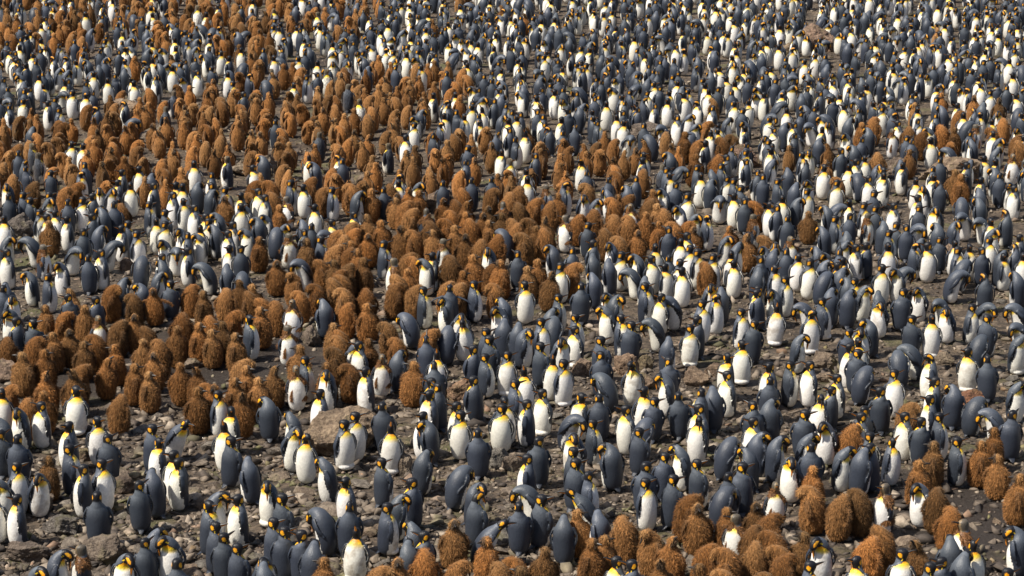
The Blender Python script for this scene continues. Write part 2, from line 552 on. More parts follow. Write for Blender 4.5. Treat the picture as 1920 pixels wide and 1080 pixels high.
def remesh(name, pieces, voxel, material):
    """one continuous skin over the closed pieces, colours carried over from the nearest source point"""
    V, F, Cc = join_pieces(pieces)
    me = bpy.data.meshes.new('source')
    me.from_pydata([tuple(v) for v in V], [], F)
    ob = bpy.data.objects.new('source', me)
    COL.objects.link(ob)
    md = ob.modifiers.new('r', 'REMESH'); md.mode = 'VOXEL'; md.voxel_size = voxel
    sm = ob.modifiers.new('s', 'SMOOTH'); sm.factor = .5; sm.iterations = 1
    dg = bpy.context.evaluated_depsgraph_get()
    out = bpy.data.meshes.new_from_object(ob.evaluated_get(dg))
    out.name = name
    COL.objects.unlink(ob)
    bpy.data.objects.remove(ob); bpy.data.meshes.remove(me)
    kd = kdtree.KDTree(len(V))
    for i, v in enumerate(V):
        kd.insert(v, i)
    kd.balance()
    cols = np.array([Cc[kd.find(v.co)[1]] for v in out.vertices])
    set_cols(out, cols)
    out.materials.clear(); out.materials.append(material)
    out.polygons.foreach_set('use_smooth', [True] * len(out.polygons))
    out.update()
    return out, cols

def fuzz_mesh(name, verts, norms, cols, count, rs, lmin=.03, lmax=.06, wd=.007, keep=None):
    """separate barbs of down standing off the skin"""
    idx = rs.choice(len(verts) if keep is None else np.nonzero(keep)[0], count)
    P, Nn = verts[idx], norms[idx]
    D = Nn * .55 + np.array([0, 0, -.75]) + rs.normal(0, .28, (count, 3))
    D /= np.linalg.norm(D, axis=1)[:, None]
    Ln = rs.uniform(lmin, lmax, count)[:, None]
    Sd = np.cross(D, Nn + rs.normal(0, .3, (count, 3)))
    Sd /= np.linalg.norm(Sd, axis=1)[:, None] + 1e-6
    P0 = P - Nn * .006
    tip = P0 + D * Ln + Nn * .012
    tip[:, 2] = np.maximum(tip[:, 2], .01)
    V = np.stack([P0 - Sd * wd, P0 + Sd * wd, tip], 1).reshape(-1, 3)
    clump = np.array([mnoise.noise(Vector((p[0] * 26, p[1] * 26, p[2] * 9))) for p in P])[:, None]
    C3 = np.repeat(cols[idx] * np.clip(1.05 + .95 * clump, .45, 1.9) * rs.uniform(.8, 1.25, (count, 1)), 3, axis=0)
    tip += D * np.clip(clump, 0, 1) * .03
    tip[:, 2] = np.maximum(tip[:, 2], .01)
    V = np.stack([P0 - Sd * wd, P0 + Sd * wd, tip], 1).reshape(-1, 3)
    F = np.arange(count * 3).reshape(-1, 3)
    return V, F, C3

def verts_normals(me):
    n = len(me.vertices)
    v = np.zeros(n * 3); me.vertices.foreach_get('co', v)
    no = np.zeros(n * 3); me.vertex_normals.foreach_get('vector', no)
    return v.reshape(-1, 3), no.reshape(-1, 3)

REL = {'u': (0, .9, -.9, 1.65, -1.65), 's': (0, .8, -.8), 'b': (0, .7, -.7), 'd': (0, .9, -.9), 'e': (0, .6, -.6), 'n': (0,), 'w': (0,)}
CREL = {'u': (0, 1.0, -1.0), 's': (0, .9, -.9), 't': (0, .8, -.8), 'd': (0, 1.0, -1.0), 'w': (0,)}
FEET = [mesh_from('foot', *foot_piece(s)[:2], M_HORN, foot_piece(s)[2], smooth=False) for s in (-1, 1)]
VARS = {}      # (kind, pose, rel, pouch) -> dict of meshes, made when first asked for

def variant(kind, pose, rel, pouch=False):
    key = (kind, pose, rel, pouch)
    if key in VARS:
        return VARS[key]
    rs = np.random.RandomState(abs(hash(str(key))) % 1000 if False else (sum(map(ord, str(key))) % 997))
    spose = {'w': 'u'}.get(pose, pose)
    splay = 1.05 if pose == 'w' else (.10 if pose != 'e' else .06)
    if kind == 'adult' or kind == 'moult':
        juv = kind == 'moult'
        pieces, b, d, top = bird_surface(ADULT[spose], rel, 84, 64, lambda c, a: adult_color(c, a, juv), splay=splay, pouch=pouch, flseg=(22, 14))
        body, cols = remesh('body', pieces, .0125, M_PLUM)
        bill = mesh_from('bill', *bill_piece(b, d, True)[:2], M_HORN, bill_piece(b, d, True)[2])
        out = dict(body=body, bill=bill, top=top)
        if juv:     # brown down still clings in patches
            v, no = verts_normals(body)
            nz = np.array([mnoise.noise(Vector(p) * 4.2 + Vector((3.1, 0, 7.7))) for p in v])
            keep = ((nz > -.02) & (v[:, 2] > .24) & (v[:, 2] < .80)) & ~((v[:, 1] < -.05) & (np.abs(v[:, 0]) < .09) & (v[:, 2] < .6))
            cols[keep] = np.array((.17, .08, .032))
            a = body.color_attributes['Col']
            c4 = np.ones((len(cols), 4), dtype=np.float32); c4[:, :3] = cols
            a.data.foreach_set('color', c4.ravel())
            V, F, C3 = fuzz_mesh('down', v, no, cols, 1800, rs, .025, .05, keep=keep)
            out['down'] = mesh_from('down', V, F, M_DOWN, C3, smooth=False)
    else:
        pieces, b, d, top = bird_surface(CHICK[spose], rel, 60, 48, chick_color, splay=splay if pose == 'w' else .16, adult=False, flseg=(16, 12))
        body, cols = remesh('body', pieces, .016, M_DOWN)
        v, no = verts_normals(body)
        V, F, C3 = fuzz_mesh('down', v, no, cols, 6500, rs, .028, .052, .0048)
        down = mesh_from('down', V, F, M_DOWN, C3, smooth=False)
        bill = mesh_from('bill', *bill_piece(b, d, False)[:2], M_HORN, bill_piece(b, d, False)[2])
        out = dict(body=body, bill=bill, down=down, top=top)
    VARS[key] = out
    return out

LOW = {}
def low_variant(kind, pose, rel):
    key = (kind, pose, rel)
    if key in LOW:
        return LOW[key]
    rs = np.random.RandomState(sum(map(ord, str(key))) % 997)
    spose = {'w': 'u'}.get(pose, pose)
    if kind == 'chick':
        pieces, b, d, top = bird_surface(CHICK[spose], rel, 14, 12, chick_color, adult=False, flseg=(4, 4), splay=.16)
        V, F, Cc = pieces[0]
        me = bpy.data.meshes.new('t'); me.from_pydata([tuple(q) for q in V], [], F); me.update()
        v, no = verts_normals(me); bpy.data.meshes.remove(me)
        pieces.append(fuzz_mesh('f', v, no, Cc, 170, rs, .035, .07, .012))
        pieces.append(bill_piece(b, d, False, 4))
    else:
        pieces, b, d, top = bird_surface(ADULT[spose], rel, 22, 12, lambda c, a: adult_color(c, a, kind == 'moult'), flseg=(4, 5))
        pieces.append(bill_piece(b, d, True, 4))
    V, F, Cc = join_pieces(pieces)
    T = []
    for f in F:
        for i in range(1, len(f) - 1):
            T.append((f[0], f[i], f[i + 1]))
    LOW[key] = (V, np.array(T), Cc, top)
    return LOW[key]
# ------------------------------------------------------------------ where every bird stands
# One string per tile of the photograph: "x y code", x of the body and y of the top of the bird in the enlarged tile.
# Adult code: facing (0 to the camera, 2 to the right, 4 away, 6 to the left) + pose (u upright, l/r head turned, d bowed, e bent low,
# s bill raised, b looking down, n leaning, w wings out) + * when it broods an egg.  Chick: c + pose; moulting young: m + pose.
TILES = [
 ((0, 720, 3.0), """15 25 0u,423 -6 0u*,115 125 7d,220 92 7l,385 203 6u,550 165 0r,605 262 4u,95 298 4u,5 280 4u,395 335 2u,850 213 3r,
 970 180 1n,885 283 7r,985 350 0l,1000 393 7u,860 468 5d,785 550 4u,545 430 1r,490 440 6u,545 620 4u,1240 25 1r,1300 125 7u,1268 195 0s,
 1290 285 3r,1400 410 5d,100 450 1r,45 513 0d,60 610 7l,-5 605 0l,185 495 1d,1215 588 2d,1170 655 2u,1340 613 7l,1205 785 3r,1260 842 4u,
 1335 900 3r,330 925 2d,215 1003 0d,690 973 0d,870 842 4d,840 888 4u,928 890 0d,995 1003 4u,10 190 6d,
 660 75 ct,268 412 cl,458 898 ml,230 40 cu,150 95 ct,1110 2 cr,1210 10 ct,1333 28 cs"""),
 ((480, 720, 3.0), """75 68 4d,360 5 7l,205 145 6d,210 232 1d,280 280 0b,487 185 1r*,548 140 1r,717 95 4u,755 195 0s*,978 30 7l,1015 5 5u,950 165 6u,
 965 210 5d,1140 118 6u,1150 165 0r,1250 250 4u,1380 122 0r,1415 80 0u,395 425 6d,517 525 7u,712 410 3r,938 362 3d,1135 458 3e,875 532 5l,
 1235 537 2d,1232 605 3b,60 535 7d*,140 608 3r,380 700 5e,512 655 4s,730 677 2u*,800 630 3d,92 735 3r,155 805 4r,255 825 4l,60 980 1d,
 40 1032 5d,553 795 0s*,885 777 5d,940 838 5l,870 890 5d,1270 765 2n,315 880 4d,
 1110 760 cu,1310 850 cl,375 960 cl,810 960 cu,930 955 ct,1110 1000 ct,1410 1000 ct,680 1030 ct"""),
 ((960, 720, 3.0), """75 92 6l,178 25 7l*,390 42 7r,490 58 4u,330 160 1e,345 283 7d,345 360 3r,460 203 2u*,655 115 7l,745 25 0u,786 68 4r,745 188 3e,
 715 232 3r,150 318 4u,90 398 6l,560 343 5d,952 45 4u,1055 28 5u,1130 15 4d,1060 122 7l,1050 185 7b,1368 92 4u,1370 178 7l,1425 280 3d,
 1205 290 3e,1335 352 5d,850 383 4r,950 335 6d,1053 408 3r,355 428 3r,432 508 2u,750 436 4u,760 530 1r,890 512 3r,1300 430 4r,1215 492 3u,
 1185 576 3e,100 556 6e,140 615 3r,55 645 4u,447 600 6n,480 700 5d,305 715 4d,590 942 7l,695 960 4l,1270 740 ml,
 380 692 cr,640 760 ct,437 845 cr,512 826 cr,800 815 cd,888 825 cs,975 645 ct,1073 668 cu,1178 695 cr,1376 658 cu,177 893 cu,822 955 cs,
 1103 920 ct,1205 935 ct,1385 845 ct,1420 925 ct,15 988 ct,60 1018 cl,1095 1015 cl,1180 1045 ct,1360 1058 ct"""),
 ((1440, 720, 3.0), """295 35 7b,205 122 4r,345 203 7d,212 280 1d,250 325 4u,20 285 2d,15 80 4d,125 400 7d,525 138 7l,575 242 0r,590 318 5l,545 105 4u,
 640 15 4l,435 345 1d,520 350 3d,690 272 1s,788 143 7l,868 158 4l,922 55 6l,950 158 2r,1035 0 4d,1165 80 3e,1268 148 6e,1370 150 4u,
 1050 282 2r,868 558 7d,1408 810 5d,1035 860 4d,1150 868 1s,1095 950 3d,985 957 4l,900 1000 3r,757 930 0r,287 855 0d,512 995 0l,225 1015 1r,1340 1035 1r,
 440 225 ct,255 445 cr,265 575 ct,400 630 ct,40 530 mu,635 560 ml,552 605 ct,850 415 cr,965 298 cl,1190 300 cl,1278 242 cl,1298 382 cl,1415 488 cl,
 775 110 ct,1022 725 ct,1100 770 ml,220 840 cl,560 885 ct,655 815 ct,848 868 cs,25 852 ct,42 925 ct,75 980 ct,0 755 ct,940 600 ct"""),
 ((0, 540, 4.5), """110 60 1d,85 165 0d,160 240 5l,270 245 4r,25 -30 4u,585 25 4l,815 50 5l,
 395 125 cl,702 125 cu,520 195 ct,1140 58 ct,1310 -10 cw,850 212 mu,1092 208 cu,985 260 ct,1260 325 ct,460 362 cl,585 342 cu,825 412 ct,695 455 cr,
 980 470 cl,1237 418 cu,1325 445 ct,1308 540 cu,275 420 ct,212 520 cl,350 510 cr,30 448 ct,378 690 cs,645 655 ct,612 685 cs,880 598 cs,1118 645 cr,
 1250 705 cr,60 805 ct"""),
 ((320, 540, 4.5), """1290 98 5d,665 255 2u,1130 568 2r,1300 690 7d,985 330 mr,
 115 0 ct,265 33 cr,462 38 ct,508 212 ct,95 230 ct,100 300 cu,192 290 cr,360 265 ct,340 340 cr,425 300 cl,548 378 cr,755 188 cr,702 58 ct,782 85 ct,
 892 145 ct,1032 115 mu,1098 18 ct,1372 315 cr,1420 515 ct,1085 485 cl,1060 638 mu,1398 628 cl,642 628 cr,575 610 ct,862 635 cs,745 718 cr,490 738 cr,
 370 775 cu,85 622 cu,222 668 cs"""),
 ((640, 540, 4.5), """695 0 2u,865 82 6d,920 -30 4w,1365 75 6d,1335 145 7d,568 212 5e,1003 205 0d,1017 262 1b,722 372 4s,868 320 4e,800 495 0s,795 612 4s,
 1222 318 3r,1248 375 3r,1402 265 4d,1118 450 5l,1215 545 2r,1388 520 0r*,1130 730 5l*,158 445 7l,92 455 0d,215 665 7l,480 538 3d,760 775 5l,
 42 15 ct,205 32 ct,218 112 cr,28 135 ct,0 365 ct,450 -20 ct,585 -10 ct,415 288 ct,478 420 ct,750 335 ct,598 603 cl,332 565 mu,230 415 cr,15 670 ct,5 450 ct"""),
 ((960, 540, 4.5), """385 25 2r,820 38 7d,878 45 2d,800 140 7d,318 145 3d,240 243 1r,350 215 4e,540 188 2r,538 305 7l*,935 190 1r,997 245 4r,1255 50 7l,1340 62 7e,
 1205 235 6e,110 330 2d,15 275 4d,420 410 1d,242 450 3r,337 550 0s,425 600 1r*,110 635 0s,750 390 3r,762 548 4u,800 725 5e,1015 612 0b,1325 405 3d,
 1332 570 4u,1300 745 6d,10 770 2r"""),
 ((1280, 540, 4.5), """150 125 1r,278 62 1b,120 245 5l,65 310 0r*,490 188 1r,590 290 4r,785 115 0s*,640 0 5l,1085 198 0b*,1060 115 6e,1172 75 2r*,1250 18 4d,1390 45 4d,
 510 450 0u*,380 540 7r,390 675 7l,985 410 2d,760 608 7l,732 728 4u,890 610 2u,1052 620 7l,1310 720 7l,1248 800 5l,1420 320 4r,1425 490 6l"""),
 ((1600, 540, 4.5), """205 50 5d,215 120 7d,418 5 4r,740 62 7e,795 165 7d,990 118 1r,1110 88 1e,1132 210 3r,1400 92 6e,1400 260 7e,140 255 5d,512 240 3r,650 235 0u*,
 40 330 0d,55 430 0u,22 520 4r,508 450 6e,395 520 4e,662 558 6b,695 755 6l,1055 405 3e,980 490 0l*,1150 550 4u,1400 395 1d*,80 670 3e,352 700 0r,1395 790 1d"""),
 ((0, 340, 4.5), """70 105 4u,190 80 3r,250 125 3r,410 60 3r,410 125 1d,35 285 0u,575 135 4u,690 110 0r,780 80 5l,850 40 0d,930 45 1d,945 165 4u,1000 115 7u,1100 5 0u,
 1300 0 6l,1255 165 2r,1320 300 0u,1385 325 0r,1390 225 3r,1400 480 7d,1075 320 3r,1030 380 7l,1150 415 1r,860 175 7d,890 210 5d,780 270 5l,835 385 3d,
 330 240 1r,400 290 0l,470 240 0l,570 310 7l,700 415 4u,60 460 2d,270 470 6e,60 560 7u,620 560 1e,850 585 7l,750 615 4u,930 515 2e,1190 650 4e,1370 615 6l,
 1370 660 5d,1340 770 2d,1030 810 3d,1200 870 5d,250 740 6d,510 665 7d,400 755 2u,30 880 4d,
 420 358 cu,600 875 cs,920 865 ct,530 40 ct,260 0 ct,620 0 ct,1010 195 ct,350 535 mr"""),
 ((320, 340, 4.5), """50 0 0u,100 15 0u,220 0 4d,340 10 5u,350 60 3d,450 30 1r,103 140 1u,25 95 7l,205 205 7l,300 270 7l,310 320 0r,400 265 6d,710 50 0l,570 80 7u,800 100 7l,
 590 180 0r,630 195 7d,545 340 7l,740 305 5d,800 265 7d,950 345 1d,890 375 4e,100 370 6d,150 405 6u,270 350 0u,240 410 7d,370 360 5d,490 410 7l,500 510 7u,
 585 515 4u,590 395 7d,150 535 6l,30 520 0e,300 660 6e,470 690 5d,600 740 4e,1140 35 0l,1220 180 0l,1360 55 2u,1010 0 2u,1370 295 0l,1210 330 4u,1265 440 3r,
 1330 385 7e,1120 305 5d,1130 390 5u,1110 625 7e,20 840 4r,
 490 110 cu,730 448 cr,885 640 cu,910 175 cr,880 105 ct,985 115 ml,640 100 ct,1250 75 ct,1160 0 ct,860 0 ct,690 0 ct,1145 480 cl,985 430 mr,1420 385 ct,1400 545 ct,
 1300 675 ct,1380 655 cl,1410 750 ct,1040 760 cd,590 825 cl,690 865 cr,1240 860 ct,1390 825 ct"""),
 ((640, 340, 4.5), """150 95 2d,345 60 4u,355 480 2r,1380 415 5e,770 600 7l,720 640 7d,1110 830 2r,110 240 0l,480 -20 0u,650 -10 0d,860 -40 4u,1100 -40 4u,1240 560 7d,1270 -40 4u,
 60 0 cs,100 45 ct,250 70 cr,410 40 ct,570 40 cs,640 50 cr,450 100 cu,460 130 cl,530 195 ct,565 250 ct,725 230 mu,1030 60 ct,880 130 cu,960 150 ct,1040 140 cs,1250 60 ct,
 1370 170 mu,1240 190 cu,940 250 ct,1085 260 cr,1170 260 cu,1355 250 cl,1420 100 ct,220 270 cs,340 310 cr,225 405 cu,60 350 ct,20 400 ct,15 450 ct,85 480 cl,525 365 cu,
 640 420 ct,760 360 ct,740 410 cl,900 340 ct,960 380 cr,1060 455 cu,1100 340 ct,1250 320 cr,1305 495 ct,1160 530 ct,20 560 ct,172 640 cr,30 720 ct,30 790 ct,550 600 ct,
 630 630 ct,565 745 cu,500 810 ct,440 640 ml,915 640 ct,1030 740 cr,1170 620 cr,1210 690 ct,1340 660 cl,1310 860 ct,870 850 ct,960 880 ct,140 560 cl,850 475 mr"""),
 ((960, 340, 4.5), """130 -60 0u,440 0 2b,610 95 1d,810 50 6d,710 145 1d,980 20 4d,1000 190 7d,640 335 4r,340 555 5d,510 560 5u,690 490 5l,850 485 6d,680 610 5d,815 665 5d,
 920 580 0r,1080 610 6d,1020 720 6e,1190 600 0l,1210 520 0u,1325 375 4u,1315 660 1l,1400 635 0u,1430 480 0u,1300 600 4u,410 685 0r,690 790 5d,580 845 4u,1120 800 5d,
 1130 865 2r,115 820 0r,50 595 4u,1330 -60 1u,1380 10 4u,1410 190 7d,1270 60 7d,290 20 mr,450 290 ml,1010 170 mu,
 40 50 ct,60 200 ct,180 155 ct,320 185 ct,380 100 cl,280 300 cs,170 300 ct,20 320 ct,30 380 ct,120 450 ct,210 380 cr,280 410 ct,550 310 ct,680 270 ct,890 100 cl,960 110 ct,
 870 145 ct,1190 60 cl,1150 145 ct,1220 165 cr,1290 240 ct,1130 260 cu,980 320 ct,860 305 ct,1240 340 cl,1390 340 ct,790 420 ct,890 490 ct,1055 410 cu,210 670 cr,140 720 cr,
 320 750 cs,490 710 ct,650 10 ct"""),
 ((1280, 340, 4.5), """155 -60 0u,230 0 4d,430 -20 2u,490 50 3r,440 105 0l,315 120 0e,525 135 4u,40 85 0r,100 255 0d,200 260 2b,40 440 0l,60 530 0r,140 560 1u,240 590 0r,
 0 700 0u,410 575 0u,437 660 0u,370 440 1d,460 500 2d,745 180 7l,850 120 0u,800 200 5u,890 265 4u,960 145 3d,1050 50 1r,950 0 3d,800 -30 2u,680 -60 4u,700 520 6d,
 780 490 0d,770 560 3d,885 525 4s,970 580 0u,660 620 4u,650 720 3d,770 700 1u,862 810 1r,1090 640 0r,1180 660 3d,1190 390 5d,1150 530 5d,1220 190 5d,1290 160 2e,
 1285 290 2r,1300 -10 0r,1410 130 7u,1410 270 4u,1390 420 3d,1365 480 1d,1310 520 4s,1360 620 0u,1320 680 5l,1335 720 3d,1230 570 0d,1190 770 3e,1410 830 4d,
 250 850 1d,320 880 4d,640 885 5l,770 900 6d,
 400 350 cu,550 410 cs,720 430 ct,640 180 ct,1065 250 cu,900 440 mu,20 330 ct,90 370 cu,205 690 ct,590 270 mr"""),
 ((1600, 340, 4.5), """255 -120 0u,175 60 4r,90 160 1r,187 190 3r,350 170 7l,530 -60 0u,590 20 7d,550 110 6u,555 190 4r,690 210 7d,920 125 4e,1068 150 5d,1070 30 4d,1240 -90 4u,
 1365 20 7l,930 260 7e,1090 300 7e,1160 310 0u,1300 265 5b,1180 400 1d,290 345 3d,360 340 3r,300 420 2r,425 355 4u,530 335 1e,720 350 4d,860 330 2d,730 465 4r,860 510 0u,
 880 565 1r,295 515 0u,115 520 5l,30 520 7l,520 530 2b,630 520 0l,560 495 3d,250 670 0u,360 710 7d,410 705 2e,860 735 2e,920 675 3e,1000 550 1u,1107 555 4u,1150 470 0r,
 1220 590 2d,1268 605 1u,1375 530 5b,1410 450 6u,1435 600 0u,1120 790 4b,1385 780 5d,10 820 1u,80 880 1d,550 870 7d,
 110 265 mr,885 -100 cu"""),
 ((1440, 0, 3.0), """975 515 cr,1162 530 cu,1300 550 cu,1065 630 ct,825 580 cr,520 690 cr,1325 660 ct,790 725 ct,862 750 ct,1045 712 cr,990 720 ct,620 862 ct,1072 952 cr,1170 708 mr,
 1375 858 mu,1395 765 ct,1420 800 ct,590 668 ct,700 725 mu,1270 735 ct,920 765 0u,1300 770 1d,650 955 7u,700 590 4u,440 750 7d,230 830 0d,90 690 4d,150 680 7l"""),
 ((960, 0, 3.0), """1155 875 ct,1025 855 cr,1192 785 ct,965 735 cr,1085 670 ct,1250 748 ct,1040 795 ct,1315 850 0r,740 850 1u,850 690 7e,1120 720 7b,80 930 0u,870 945 2r"""),
 ((0, 0, 3.0), """1278 185 cu,50 130 cu,600 170 cu,720 25 2u,845 30 0u,1160 60 0u,1280 390 0u,605 430 0u,755 440 0u,110 240 0u,400 790 0u,465 800 0u,730 670 2e,1090 890 0u,785 920 0u,
 85 820 ct,330 690 ct,860 700 cu,95 650 ct,700 870 cu"""),
]
POSE_TOP = {}

def parse():
    out = []
    for (x0, y0, k), txt in TILES:
        for item in txt.replace('\n', ' ').split(','):
            xs, ys, code = item.split()
            px, py = x0 + float(xs) / k, y0 + float(ys) / k
            if code[0] in 'cm':
                kind, pose = ('chick' if code[0] == 'c' else 'moult'), code[1]
                turn = 0.0
                if pose == 'l':
                    yaw, pose, turn = RNG.choice((-30, -60, -90)), 'u', -80.0
                elif pose == 'r':
                    yaw, pose, turn = RNG.choice((30, 60, 90)), 'u', 80.0
                elif pose == 't':
                    yaw = RNG.choice((180, 150, 210, 120, 240, 90, 270))
                    turn = yaw + RNG.choice((-40, 0, 40))
                elif pose == 'd':
                    yaw = -50; turn = -80
                elif pose == 'w':
                    yaw = 10; turn = 10
                elif pose == 's':
                    yaw = RNG.choice((20, 40, -30)); turn = yaw + RNG.choice((-30, 30))
                else:
                    yaw = RNG.choice((0, 0, 180, 180, 20, -20)); turn = yaw
                if kind == 'moult':
                    pose = 'u'
                pouch = False
                side = code[1]
            else:
                kind, yaw, pose, pouch = 'adult', int(code[0]) * 45.0, code[1], code.endswith('*')
                side = pose
                turn = yaw
                if pose == 'l':
                    pose, turn = 'u', -80.0
                elif pose == 'r':
                    pose, turn = 'u', 80.0
                elif pose in 'db':
                    turn = yaw + RNG.choice((-35, 0, 35))
                elif pose == 'u':
                    turn = yaw + RNG.choice((-30, 0, 0, 30))
            out.append(dict(kind=kind, px=px, py=py, yaw=yaw + RNG.uniform(-12, 12), turn=turn, pose=pose, pouch=pouch, side=side, code=code))
    return out

def pick_rel(b):
    rel = math.radians((b['turn'] - b['yaw'] + 180) % 360 - 180)
    opts = (CREL if b['kind'] == 'chick' else REL)[b['pose']]
    if b['kind'] == 'moult':
        opts = (0, .9, -.9)
    return min(opts, key=lambda r: abs(r - rel))

BIRDS = parse()
for b in BIRDS:
    b['rel'] = pick_rel(b)
    b['s'] = {'adult': RNG.uniform(1.01, 1.11), 'chick': RNG.uniform(1.0, 1.14), 'moult': RNG.uniform(.98, 1.06)}[b['kind']]
    sp = (CHICK if b['kind'] == 'chick' else ADULT)[{'w': 'u'}.get(b['pose'], b['pose'])]
    b['H'] = sp[3] * b['s']
    b['x'], b['y'] = hit(b['px'], b['py'], b['H'])
    if b['pose'] in 'de' and b['kind'] == 'adult':       # the top of a bowed bird lies ahead of its feet
        a = math.radians(b['yaw'])
        b['x'] -= math.sin(a) * .06; b['y'] += math.cos(a) * .06

# rocks of a size to stand out: x, bottom y, width, height in pixels, tint, words for it
ROCKS = [
 (638, 852, 142, 92, (1.35, 1.22, 1.05), 'big tan boulder'), (117, 1003, 72, 40, (.72, .78, .88), 'dark grey flat slab'),
 (192, 1064, 92, 60, (.95, .92, .9), 'low grey ridge rock'), (48, 1052, 84, 46, (.7, .66, .66), 'dark mound at the lower corner'),
 (66, 968, 62, 42, (.9, .86, .85), 'smooth grey rock'), (222, 922, 56, 34, (.72, .64, .6), 'dark brown lump'), (160, 862, 32, 30, (1.1, .95, .8), 'small tan block'),
 (753, 890, 36, 50, (1.1, 1.05, .98), 'upright grey stone'), (863, 750, 62, 44, (1.3, 1.0, .8), 'reddish tan rock'), (936, 882, 48, 46, (.85, .95, 1.05), 'bluish grey rock'),
 (965, 890, 40, 40, (1.05, 1.0, .95), 'pale rock beside a bluish one'), (544, 880, 36, 36, (1.0, .78, .68), 'red brown stone'),
 (1178, 702, 54, 48, (1.35, 1.12, .95), 'pinkish tan rock'), (1208, 728, 46, 34, (1.0, .85, .75), 'brown rock in the clearing'), (1212, 690, 30, 28, (1.0, .95, .7), 'mossy stone'),
 (1308, 722, 58, 38, (1.2, 1.05, .9), 'broken tan slab'), (1340, 706, 36, 26, (1.0, .85, .72), 'small brown block'), (1545, 690, 56, 34, (1.0, .93, .85), 'low brown outcrop'),
 (1546, 720, 34, 20, (1.3, 1.2, 1.05), 'pale flat stone'), (1770, 688, 40, 28, (1.15, 1.1, .98), 'rounded pale stone'), (1823, 762, 46, 34, (1.45, .85, .6), 'rusty red rock'),
 (8, 712, 56, 52, (1.25, 1.08, 1.0), 'tan boulder cut by the edge'), (360, 692, 36, 26, (1.05, 1.0, .95), 'grey stone among chicks'), (582, 650, 40, 38, (.85, .8, .78), 'dark rock among chicks'),
 (1093, 700, 40, 30, (1.15, 1.0, .9), 'light brown stone'),
 (228, 222, 74, 40, (1.3, 1.15, 1.0), 'tan crag'), (168, 214, 36, 24, (1.15, 1.1, .8), 'mossy crag'), (292, 275, 76, 36, (.8, .78, .78), 'dark grey crag'),
 (482, 330, 88, 42, (1.2, 1.18, 1.1), 'pale lichened boulder'), (404, 134, 34, 20, (1.2, 1.15, 1.0), 'far pale stone'), (1398, 310, 66, 42, (1.15, .9, .82), 'reddish crag'),
 (1224, 268, 86, 42, (.85, .83, .85), 'grey crag'), (1308, 165, 28, 14, (1.5, 1.4, 1.15), 'far cream stone'), (1530, 98, 76, 48, (1.2, .98, .88), 'far pinkish boulder'),
 (1480, 108, 44, 26, (1.25, 1.15, .95), 'far sandy stone'), (1788, 345, 112, 52, (1.4, 1.25, 1.1), 'broad pale boulder'), (1690, 330, 52, 36, (.85, .78, .75), 'dark angular rock'),
 (818, 396, 62, 46, (.8, .68, .6), 'dark brown crag'), (35, 448, 60, 52, (.72, .74, .8), 'dark slate boulder'), (404, 482, 30, 26, (1.0, .98, .9), 'grey green stone'),
 (1408, 376, 34, 26, (1.05, .95, .82), 'brown wedge'), (1549, 362, 38, 30, (1.2, 1.2, .95), 'lichened round stone'), (687, 345, 54, 24, (1.05, .95, .85), 'long flat rock'),
 (1778, 500, 34, 44, (1.3, 1.12, .98), 'tan ledge'), (236, 512, 34, 30, (1.0, .85, .78), 'brown stone on the slope'), (1425, 566, 46, 28, (.95, .85, .75), 'jagged brown rock'),
]
ROCKPOS = []
for (px, py, w, h, tint, words_) in ROCKS:
    dep = .75
    x, y = hit(px, py, 0)
    sc = project(x, y, 0)[2]
    wm = w / sc
    y += wm * .5 * dep * .8
    ROCKPOS.append((x, y, wm, h / sc))

# ---- the crowd behind and beyond the frame
def frac(px, py):
    """share of chicks in the crowd, read off the photograph (py: top of the bird)"""
    if py > 345:
        return .12 if px > 960 else .35
    rows = [(20, [(0, .5), (60, .5), (360, .5), (480, .65), (560, .6), (640, .3), (760, .2), (960, .1), (1000, 0)]),
            (55, [(0, .5), (40, .3), (90, .75), (150, .75), (190, .35), (330, .35), (350, .08), (480, .55), (520, .5), (545, .02)]),
            (95, [(0, .03), (400, .05), (430, .2), (480, .4), (515, .02), (2000, 0)]),
            (138, [(0, .0), (300, .15), (420, .3), (600, .75), (700, .85), (860, .75), (885, .12), (940, .03), (1000, 0)]),
            (180, [(0, .05), (190, .15), (250, .7), (480, .85), (760, .85), (800, .5), (850, .05), (2000, 0)]),
            (225, [(0, .8), (480, .9), (660, .85), (700, .5), (760, .25), (900, .15), (980, .03), (1600, .05)]),
            (265, [(0, .9), (480, .88), (900, .8), (960, .7), (1240, .7), (1300, .2), (1500, .05), (1700, .2)]),
            (300, [(0, .5), (300, .7), (480, .7), (940, .75), (1200, .7), (1260, .3), (1340, .1), (2000, .1)]),
            (335, [(0, .08), (440, .15), (480, .5), (960, .6), (1180, .6), (1240, .1), (2000, .05)])]
    ys = [r[0] for r in rows]
    vals = [np.interp(px, [q[0] for q in r[1]], [q[1] for q in r[1]]) for r in rows]
    return float(np.interp(py, ys, vals))

CELL = {}
def cell_add(x, y):
    CELL.setdefault((int(math.floor(x)), int(math.floor(y))), []).append((x, y))
def too_near(x, y, r):
    cx, cy = int(math.floor(x)), int(math.floor(y))
    for i in (-1, 0, 1):
        for j in (-1, 0, 1):
            for (a, c) in CELL.get((cx + i, cy + j), ()):
                if (a - x) ** 2 + (c - y) ** 2 < r * r:
                    return True
    return False

